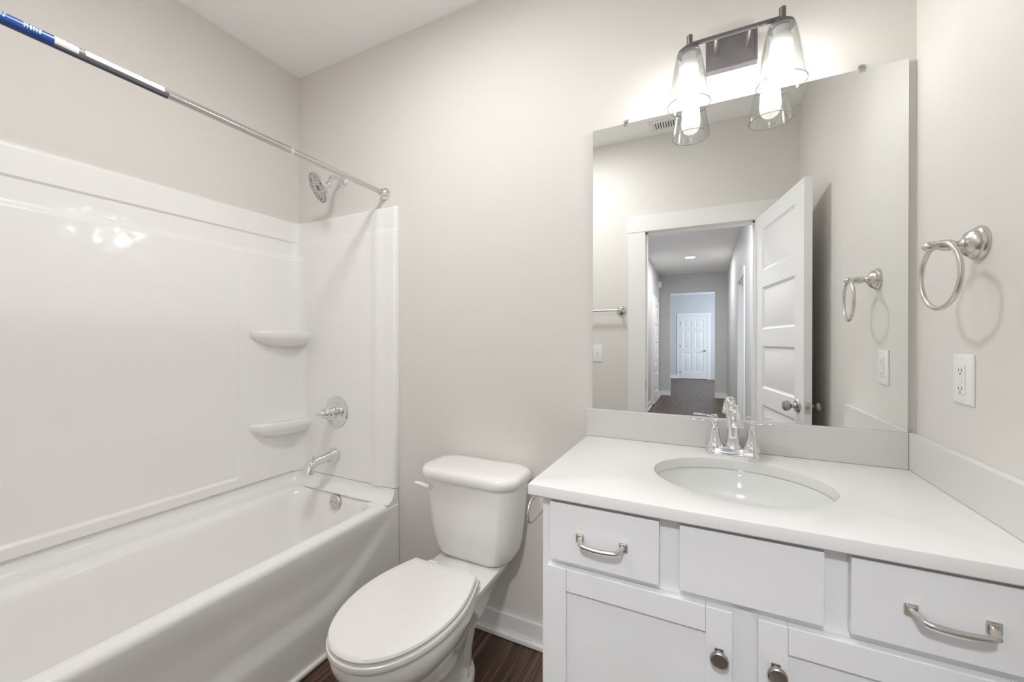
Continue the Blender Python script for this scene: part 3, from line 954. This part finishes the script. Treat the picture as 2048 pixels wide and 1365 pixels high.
def pull(x0, x1, z, parent):
    b_ = MB()
    y = FY
    for x in (x0, x1):
        b_.box(x - 0.0095, x + 0.0095, y - 0.0045, y, z - 0.010, z + 0.010, 0.0015, 2)
        b_.box(x - 0.0075, x + 0.0075, y - 0.008, y - 0.004, z - 0.008, z + 0.008, 0.0015, 2)
    P = []
    R = []
    n = 22
    for k in range(n + 1):
        u = k / n
        x = x0 + (x1 - x0) * u
        e = min(u, 1 - u)
        out = 0.026 * smooth(e / 0.11) + 0.003 * math.sin(PI * u)
        P.append((x, y - 0.005 - out, z - 0.004 * math.sin(PI * u) - 0.002 * smooth(e / 0.1)))
        R.append(0.0062 if e > 0.08 else 0.0058)
    b_.tube(P, R, 14, flat=0.8, upv=(0, 0, 1))
    return b_.build('handle', NICKEL, parent, ang=45)

def slab_front(name, x0, x1, z0, z1):
    return MB().box(x0, x1, FY, VY - 0.0005, z0, z1, 0.0016, 2).build(name, CAB, van)
d1 = slab_front('drawer', -0.347, -0.090, 0.706, 0.849)
pull(-0.270, -0.167, 0.7745, d1)
slab_front('false_front', -0.048, 0.206, 0.708, 0.850)
d2 = slab_front('drawer', 0.2455, 0.503, 0.708, 0.851)
pull(0.3275, 0.430, 0.7795, d2)

def shaker(x0, x1, z0, z1, kx, kz):
    b_ = MB()
    w, rl = 0.050, 0.054
    y0, y1 = FY, VY - 0.0005
    b_.box(x0, x0 + w, y0, y1, z0, z1, 0.0012, 2).box(x1 - w, x1, y0, y1, z0, z1, 0.0012, 2)
    b_.box(x0 + w + 0.0002, x1 - w - 0.0002, y0 + 0.0004, y1 - 0.0003, z0, z0 + rl, 0.0012, 2).box(x0 + w + 0.0002, x1 - w - 0.0002, y0 + 0.0004, y1 - 0.0003, z1 - rl, z1, 0.0012, 2)
    b_.box(x0 + w, x1 - w, y0 + 0.009, y1 - 0.003, z0 + rl, z1 - rl)
    d_ = b_.build('door', CAB, van)
    k_ = MB()
    k_.box(kx - 0.008, kx + 0.008, y0 - 0.003, y0, kz - 0.010, kz + 0.010, 0.001)
    k_.lathe([(0.0075, 0.002), (0.006, 0.006), (0.006, 0.013), (0.010, 0.016), (0.0165, 0.0185), (0.0175, 0.022), (0.0165, 0.0255), (0.0145, 0.027), (0.013, 0.0262), (0.0, 0.0262)], (kx, y0, kz), (0, -1, 0), 32)
    k_.build('knob', DNICK, d_)
    return d_
shaker(-0.355, 0.0535, 0.115, 0.688, 0.0287, 0.598)
shaker(0.099, 0.5075, 0.115, 0.689, 0.1285, 0.602)

# countertop with an oval cut-out
CX0, CX1, CY0, CY1 = -0.402, XR - 0.0005, 0.922, D - 0.0005
CZ0, CZ1 = 0.8595, 0.889
SCX, SCY, SA, SB = 0.0805, 1.205, 0.2085, 0.175
def oval(a, b_, z, n=96, cy=SCY):
    return [(SCX + a * math.cos(2 * PI * i / n), cy + b_ * math.sin(2 * PI * i / n), z) for i in range(n)]
def rect_ray(z, x0, x1, y0, y1, n=96):
    out = []
    for i in range(n):
        a = 2 * PI * i / n
        dx, dy = math.cos(a), math.sin(a)
        ts = []
        if dx > 1e-9: ts.append((x1 - SCX) / dx)
        if dx < -1e-9: ts.append((x0 - SCX) / dx)
        if dy > 1e-9: ts.append((y1 - SCY) / dy)
        if dy < -1e-9: ts.append((y0 - SCY) / dy)
        t_ = min(ts)
        out.append([SCX + dx * t_, SCY + dy * t_, z])
    # pull the nearest samples onto the true corners
    for cx_, cy_ in ((x0, y0), (x1, y0), (x0, y1), (x1, y1)):
        k = min(range(n), key=lambda i_: (out[i_][0] - cx_) ** 2 + (out[i_][1] - cy_) ** 2)
        out[k][0], out[k][1] = cx_, cy_
    return [tuple(p) for p in out]
e = 0.003
b = MB()
L = [oval(SA, SB, CZ0), oval(SA, SB, CZ1 - 0.003), oval(SA + 0.0012, SB + 0.0012, CZ1 - 0.0008), oval(SA + 0.003, SB + 0.003, CZ1),
     rect_ray(CZ1, CX0 + e, CX1, CY0 + e, CY1), rect_ray(CZ1 - 0.001, CX0 + 0.0008, CX1, CY0 + 0.0008, CY1), rect_ray(CZ1 - e, CX0, CX1, CY0, CY1),
     rect_ray(CZ0 + e, CX0, CX1, CY0, CY1), rect_ray(CZ0, CX0 + e, CX1, CY0 + e, CY1), oval(SA, SB, CZ0)]
b.loft(L, False, False)
bmesh.ops.remove_doubles(b.bm, verts=b.bm.verts, dist=1e-6)
tag(b.build('countertop', QUARTZ, ang=30), 'white quartz countertop with an oval sink cutout', 'countertop')
tag(MB().box(-0.405, XR - 0.0205, D - 0.020, D - 0.0005, CZ1 + 0.0003, 0.992, 0.0022, 2).build('backsplash', QUARTZ), 'white quartz backsplash strip under the mirror', 'backsplash')
tag(MB().box(XR - 0.020, XR - 0.0005, CY0 + 0.002, D - 0.0005, CZ1 + 0.0003, 0.992, 0.0022, 2).build('side_splash', QUARTZ), 'white quartz splash strip along the right wall', 'splash')

# undermount basin
sk = thing('sink_basin', 'white oval undermount sink basin set in the countertop', 'sink', (SCX, SCY, 0.72))
b = MB()
L = [oval(SA + 0.022, SB + 0.022, CZ0 - 0.014), oval(SA + 0.022, SB + 0.022, CZ0 - 0.0005), oval(SA + 0.004, SB + 0.004, CZ0 - 0.0005), oval(SA + 0.002, SB + 0.002, CZ0 - 0.004), oval(SA * 0.985, SB * 0.985, CZ0 - 0.02), oval(SA * 0.95, SB * 0.945, CZ0 - 0.05), oval(SA * 0.87, SB * 0.86, CZ0 - 0.085),
     oval(SA * 0.72, SB * 0.70, CZ0 - 0.112), oval(SA * 0.48, SB * 0.46, CZ0 - 0.128), oval(SA * 0.22, SB * 0.24, CZ0 - 0.134), oval(0.022, 0.022, CZ0 - 0.136)]
b.loft(L, False, True)
b.build('bowl', SINKP, sk, ang=50)
MB().lathe([(0.0, 0.004), (0.018, 0.004), (0.023, 0.0015), (0.024, -0.001)], (SCX, SCY, CZ0 - 0.134), n=28).build('drain', CHROME, sk)

# faucet
FX, FYc, FZ = 0.0822, 1.447, CZ1
fa = thing('faucet', 'chrome two-handle centerset faucet behind the sink', 'faucet', (FX, FYc, FZ))
b = MB()
def fbase(g, z):
    return rrect(FX, FYc, 0.0785 - g, 0.0275 - g, 0.0272 - g, z, 10)
b.loft([fbase(0.0, FZ), fbase(0.0, FZ + 0.004), fbase(0.003, FZ + 0.010), fbase(0.0055, FZ + 0.015), fbase(0.0055, FZ + 0.021), fbase(0.008, FZ + 0.024)])
b.build('base', CHROME, fa, ang=40)
# spout: flared column, arching forward to a bell mouth
sp_p = [(0, 0, 0.022, 0.0263), (0, 0, 0.027, 0.0241), (0, 0, 0.034, 0.0207), (0, -0.001, 0.055, 0.0185), (0, -0.002, 0.08, 0.0168), (0, -0.006, 0.105, 0.0157), (0, -0.014, 0.126, 0.0155), (0, -0.029, 0.142, 0.0158), (0, -0.05, 0.149, 0.0167), (0, -0.07, 0.146, 0.0181), (0, -0.086, 0.134, 0.02), (0, -0.095, 0.118, 0.0222), (0, -0.099, 0.106, 0.0241), (0, -0.1, 0.102, 0.0248)]
MB().tube([(FX + x, FYc + y, FZ + z) for x, y, z, r in sp_p], [r for x, y, z, r in sp_p], 28, upv=(1, 0, 0)).build('spout', CHROME, fa, ang=50)
for s in (-1, 1):
    hx = FX + s * 0.0515
    b = MB()
    b.lathe([(0.0250, 0.020), (0.0245, 0.026), (0.0225, 0.029), (0.0200, 0.036), (0.0165, 0.050), (0.0138, 0.064), (0.0125, 0.073), (0.0135, 0.076), (0.0135, 0.081), (0.0100, 0.085), (0.0085, 0.090), (0.0105, 0.095), (0.0110, 0.101), (0.0085, 0.106), (0.0, 0.108)], (hx, FYc, FZ), n=32)
    hd = b.build('handle', CHROME, fa, ang=30)
    P = [(hx + s * 0.002, FYc, FZ + 0.098), (hx + s * 0.014, FYc - 0.001, FZ + 0.1005), (hx + s * 0.026, FYc - 0.002, FZ + 0.1025), (hx + s * 0.040, FYc - 0.003, FZ + 0.1035), (hx + s * 0.056, FYc - 0.004, FZ + 0.1035), (hx + s * 0.066, FYc - 0.005, FZ + 0.1030)]
    b = MB().tube(P, [0.0062, 0.0066, 0.0072, 0.0080, 0.0088, 0.0082], 16, flat=0.36, upv=(0, 0, 1))
    b.build('lever', CHROME, hd, ang=50)
MB().lathe([(0.003, 0.0), (0.003, 0.045), (0.006, 0.049), (0.006, 0.055), (0.0, 0.057)], (FX, FYc + 0.020, FZ + 0.022), n=14).build('lift_rod', CHROME, fa)

# ------------------------------------------------------------------ mirror
MX0, MX1, MZ0, MZ1, MY = -0.384, 0.5170, 0.9926, 2.0490, D - 0.0110
mi = thing('wall_mirror', 'large frameless rectangular mirror resting on the backsplash', 'mirror', ((MX0 + MX1) / 2, MY, MZ0))
MB().box(MX0, MX1, MY + 0.0006, MY + 0.006, MZ0, MZ1).build('glass_edge', GEDGE, mi)
b = MB()
b.loft([[(MX0, MY + 0.0004, MZ0), (MX1, MY + 0.0004, MZ0), (MX1, MY + 0.0004, MZ1), (MX0, MY + 0.0004, MZ1)], [(MX0, MY, MZ0), (MX1, MY, MZ0), (MX1, MY, MZ1), (MX0, MY, MZ1)]])
b.build('silvered_face', MIRROR, mi)
for cx_, lab in ((-0.262, 'clear plastic mirror clip near the left top corner'), (0.415, 'clear plastic mirror clip near the right top corner')):
    t = thing('mirror_clip', lab, 'clip', (cx_, MY, MZ1), group='clips on the mirror top edge')
    b = MB()
    b.box(cx_ - 0.008, cx_ + 0.008, MY - 0.0045, MY - 0.0005, MZ1 - 0.009, MZ1 + 0.004, 0.0015, 2)
    b.box(cx_ - 0.008, cx_ + 0.008, MY - 0.0005, D - 0.0005, MZ1 + 0.0008, MZ1 + 0.004, 0.001, 2)
    b.box(cx_ - 0.008, cx_ + 0.008, D - 0.004, D - 0.0005, MZ1 + 0.003, MZ1 + 0.018, 0.0012, 2)
    b.build('body', CLIPG, t)
    MB().lathe([(0.0, 0.0062), (0.0028, 0.0058), (0.0032, 0.004)], (cx_, D, MZ1 + 0.012), (0, -1, 0), 12).build('screw', DNICK, t)

# ------------------------------------------------------------------ vanity light
vl = thing('vanity_light', 'dark bronze two-light vanity fixture with clear glass shades', 'wall light', (0.0757, D, 2.2))
b = MB()
b.box(0.001, 0.1505, D - 0.025, D - 0.0005, 2.150, 2.256, 0.0015, 2)
b.box(0.010, 0.1415, D - 0.027, D - 0.0245, 2.159, 2.247, 0.0018, 2)
b.build('backplate', BRONZE, vl)
LY = D - 0.120
b = MB()
b.tube([(-0.044, LY, 2.1945), (0.1965, LY, 2.1945)], 0.0068, 16)
b.build('crossbar', BRONZE, vl)
for x in (0.031, 0.1195):
    MB().tube([(x, D - 0.0265, 2.200), (x, D - 0.06, 2.1985), (x, LY, 2.1945)], 0.0052, 14).build('arm', NICKEL, vl)
LXS = (-0.0475, 0.2000)
for i, x in enumerate(LXS):
    st = MB().tube([(x + 0.0025, LY, 2.176), (x + 0.0025, LY, 2.2235)], 0.0088, 20)
    st.lathe([(0.0, 0.019), (0.014, 0.018), (0.019, 0.014), (0.020, 0.009), (0.026, 0.007), (0.032, 0.002), (0.0345, -0.006), (0.033, -0.008), (0.0, -0.008)], (x, LY, 2.172), n=36)
    st.build('socket_cup', BRONZE, vl, ang=40)
    sh = MB()
    out = [(0.0335, 2.1655), (0.0365, 2.163), (0.0385, 2.156), (0.0425, 2.135), (0.0495, 2.095), (0.0560, 2.055), (0.0615, 2.020), (0.0640, 2.004), (0.0640, 2.0015), (0.0620, 2.001), (0.0610, 2.004), (0.0588, 2.020), (0.0533, 2.055), (0.0468, 2.095), (0.0398, 2.135), (0.0360, 2.156), (0.0335, 2.1605)]
    sh.lathe([(r, z) for r, z in out], (x, LY, 0), n=56)
    so = sh.build('glass_shade', GLASS, vl, ang=50)
    MB().torus((x, LY, 2.0025), (0, 0, 1), 0.0630, 0.0015, 64, 8).build('shade_rim', GRIM, so)
    MB().lathe([(0.0, 2.165), (0.021, 2.165), (0.021, 2.146), (0.0265, 2.138), (0.0285, 2.126), (0.0285, 2.112), (0.026, 2.108)], (x, LY, 0), n=32).build('bulb_base', SOCK, vl)
    MB().lathe([(0.0265, 2.1075), (0.0295, 2.095), (0.0300, 2.080), (0.0265, 2.063), (0.019, 2.051), (0.009, 2.045), (0.0, 2.044)], (x, LY, 0), n=20).build('bulb', BULBM, vl)

# ------------------------------------------------------------------ towel ring, outlet, paper holder
tr = thing('towel_ring', 'brushed nickel towel ring on the wall right of the mirror', 'towel ring', (XR, 1.215, 1.464))
c0 = (XR, 1.215, 1.464)
MB().lathe([(0.0, 0.0), (0.037, 0.0), (0.0375, 0.004), (0.035, 0.009), (0.031, 0.011), (0.030, 0.016), (0.0255, 0.022), (0.019, 0.026), (0.014, 0.029), (0.0, 0.030)], c0, (-1, 0, 0), 48).build('rosette', NICKEL, tr)
MB().lathe([(0.0115, 0.026), (0.012, 0.031), (0.0095, 0.034), (0.0080, 0.038), (0.0125, 0.048), (0.0120, 0.056), (0.0085, 0.066), (0.0080, 0.068), (0.0105, 0.073), (0.0115, 0.080), (0.0095, 0.088), (0.004, 0.094), (0.0, 0.095)], c0, (-1, 0, 0), 28).build('post', NICKEL, tr)
MB().torus((XR - 0.074, 1.192, 1.464 - 0.0690), (1, 0.06, 0), 0.0715, 0.0050, 72, 14).build('ring', NICKEL, tr)

ol = thing('power_outlet', 'white duplex power outlet with test buttons below the towel ring', 'outlet', (XR, 1.274, 1.1065))
oy, oz = 1.270, 1.1636
pw_, ph_ = 0.0385, 0.0575
b = MB()
b.loft([[(XR - dx, oy + sx * (pw_ - g), oz + sz * (ph_ - g)) for sx, sz in ((-1, -1), (1, -1), (1, 1), (-1, 1))] for dx, g in ((0.0005, 0), (0.003, 0), (0.0055, 0.003), (0.0060, 0.006))])
b.build('cover_plate', PLATE, ol)
rc = MB().box(XR - 0.0085, XR - 0.005, oy - 0.0165, oy + 0.0165, oz - 0.0335, oz + 0.0335, 0.001, 2).build('receptacle', PLATE, ol)
for dz in (-0.011 - 0.010, 0.011 + 0.010):
    k = MB()
    for dy, hh in ((-0.0062, 0.0040), (0.0062, 0.0034)):
        k.box(XR - 0.0088, XR - 0.0083, oy + dy - 0.0009, oy + dy + 0.0009, oz + dz - hh, oz + dz + hh)
    k.box(XR - 0.0088, XR - 0.0083, oy - 0.0018, oy + 0.0018, oz + dz - 0.0105, oz + dz - 0.0070)
    k.build('slots', BLACK, rc)
for dz in (-0.0042, 0.0042):
    MB().box(XR - 0.0096, XR - 0.0083, oy - 0.0085, oy + 0.0085, oz + dz - 0.0032, oz + dz + 0.0032, 0.0006).build('test_button', PLATE, rc)
for dz in (-0.0485, 0.0485):
    MB().lathe([(0.0, 0.0072), (0.0030, 0.0068), (0.0032, 0.0055)], (XR, oy, oz + dz), (-1, 0, 0), 14).build('screw', PLATE, ol)

tp = thing('toilet_paper_holder', 'empty brushed nickel paper holder loop on the vanity side', 'paper holder', (VX0, 1.10, 0.80))
MB().lathe([(0.0, 0.0), (0.025, 0.0), (0.0255, 0.004), (0.021, 0.009), (0.014, 0.013), (0.009, 0.017), (0.0075, 0.022), (0.0075, 0.055), (0.009, 0.060), (0.009, 0.070), (0.0, 0.072)], (VX0, 1.115, 0.7965), (-1, 0, 0), 28).build('post', NICKEL, tp)
P = []
tx, y0, y1, zt, zb = -0.440, 1.012, 1.165, 0.7985, 0.7345
rr_ = 0.030
for k in range(9):
    a = PI / 2 + (PI / 2) * k / 8
    P.append((tx, y0 + rr_ + rr_ * math.cos(a), zt - rr_ + rr_ * math.sin(a)))
for k in range(9):
    a = PI + (PI / 2) * k / 8
    P.append((tx, y0 + rr_ + rr_ * math.cos(a), zb + rr_ + rr_ * math.sin(a)))
P = [(tx, y1 - 0.05, zt)] + P + [(tx, 1.09, zb), (tx, y1, zb + 0.002)]
MB().tube(P, 0.0040, 12).build('loop', NICKEL, tp, ang=50)

# ------------------------------------------------------------------ things on the doorway wall, seen in the mirror
tb = thing('towel_bar', 'brushed nickel towel bar on the wall left of the doorway', 'towel bar', (-0.87, YF, 1.475))
for x in (-0.563, -1.175):
    MB().lathe([(0.0, 0.0), (0.035, 0.0), (0.0355, 0.004), (0.032, 0.010), (0.024, 0.016), (0.014, 0.022), (0.010, 0.030), (0.010, 0.052), (0.013, 0.058), (0.012, 0.068), (0.0, 0.072)], (x, YF, 1.475), (0, 1, 0), 36).build('post', NICKEL, tb)
MB().tube([(-1.175, YF + 0.060, 1.475), (-0.563, YF + 0.060, 1.475)], 0.008, 18).build('bar', NICKEL, tb)
ls = thing('light_switch', 'white toggle light switch on the wall under the towel bar', 'light switch', (-0.741, YF, 1.152))
b = MB()
b.loft([[(-0.741 + sx * (0.0352 - g), YF + dy, 1.152 + sz * (0.0645 - g)) for sx, sz in ((-1, -1), (1, -1), (1, 1), (-1, 1))] for dy, g in ((0.0005, 0), (0.003, 0), (0.0055, 0.003), (0.006, 0.006))])
b.build('cover_plate', PLATE, ls)
MB().box(-0.746, -0.736, YF + 0.005, YF + 0.020, 1.150, 1.166, 0.002).build('toggle', PLATE, ls)
for dz in (-0.030, 0.030):
    MB().lathe([(0.0, 0.0072), (0.003, 0.0068), (0.0032, 0.0055)], (-0.741, YF, 1.152 + dz), (0, 1, 0), 12).build('screw', NICKEL, ls)
av = thing('ceiling_vent', 'white slatted ceiling register near the doorway wall', 'vent', (-0.20, 0.075, H))
vx0, vx1, vy0, vy1 = -0.352, -0.050, 0.005, 0.150
b = MB()
b.box(vx0, vx1, vy0, vy0 + 0.03, H - 0.008, H - 0.0005, 0.002).box(vx0, vx1, vy1 - 0.03, vy1, H - 0.008, H - 0.0005, 0.002)
b.box(vx0, vx0 + 0.03, vy0 + 0.03, vy1 - 0.03, H - 0.008, H - 0.0005, 0.002).box(vx1 - 0.03, vx1, vy0 + 0.03, vy1 - 0.03, H - 0.008, H - 0.0005, 0.002)
b.build('frame', PLATE, av)
MB().box(vx0 + 0.028, vx1 - 0.028, vy0 + 0.028, vy1 - 0.028, H - 0.002, H - 0.0006).build('duct_opening', BLACK, av)
sl_ = MB()
n = 15
for k in range(n):
    x = vx0 + 0.037 + (vx1 - vx0 - 0.074) * k / (n - 1)
    sl_.box(x - 0.005, x + 0.005, vy0 + 0.029, vy1 - 0.029, H - 0.0075, H - 0.003)
sl_.build('slats', PLATE, av)
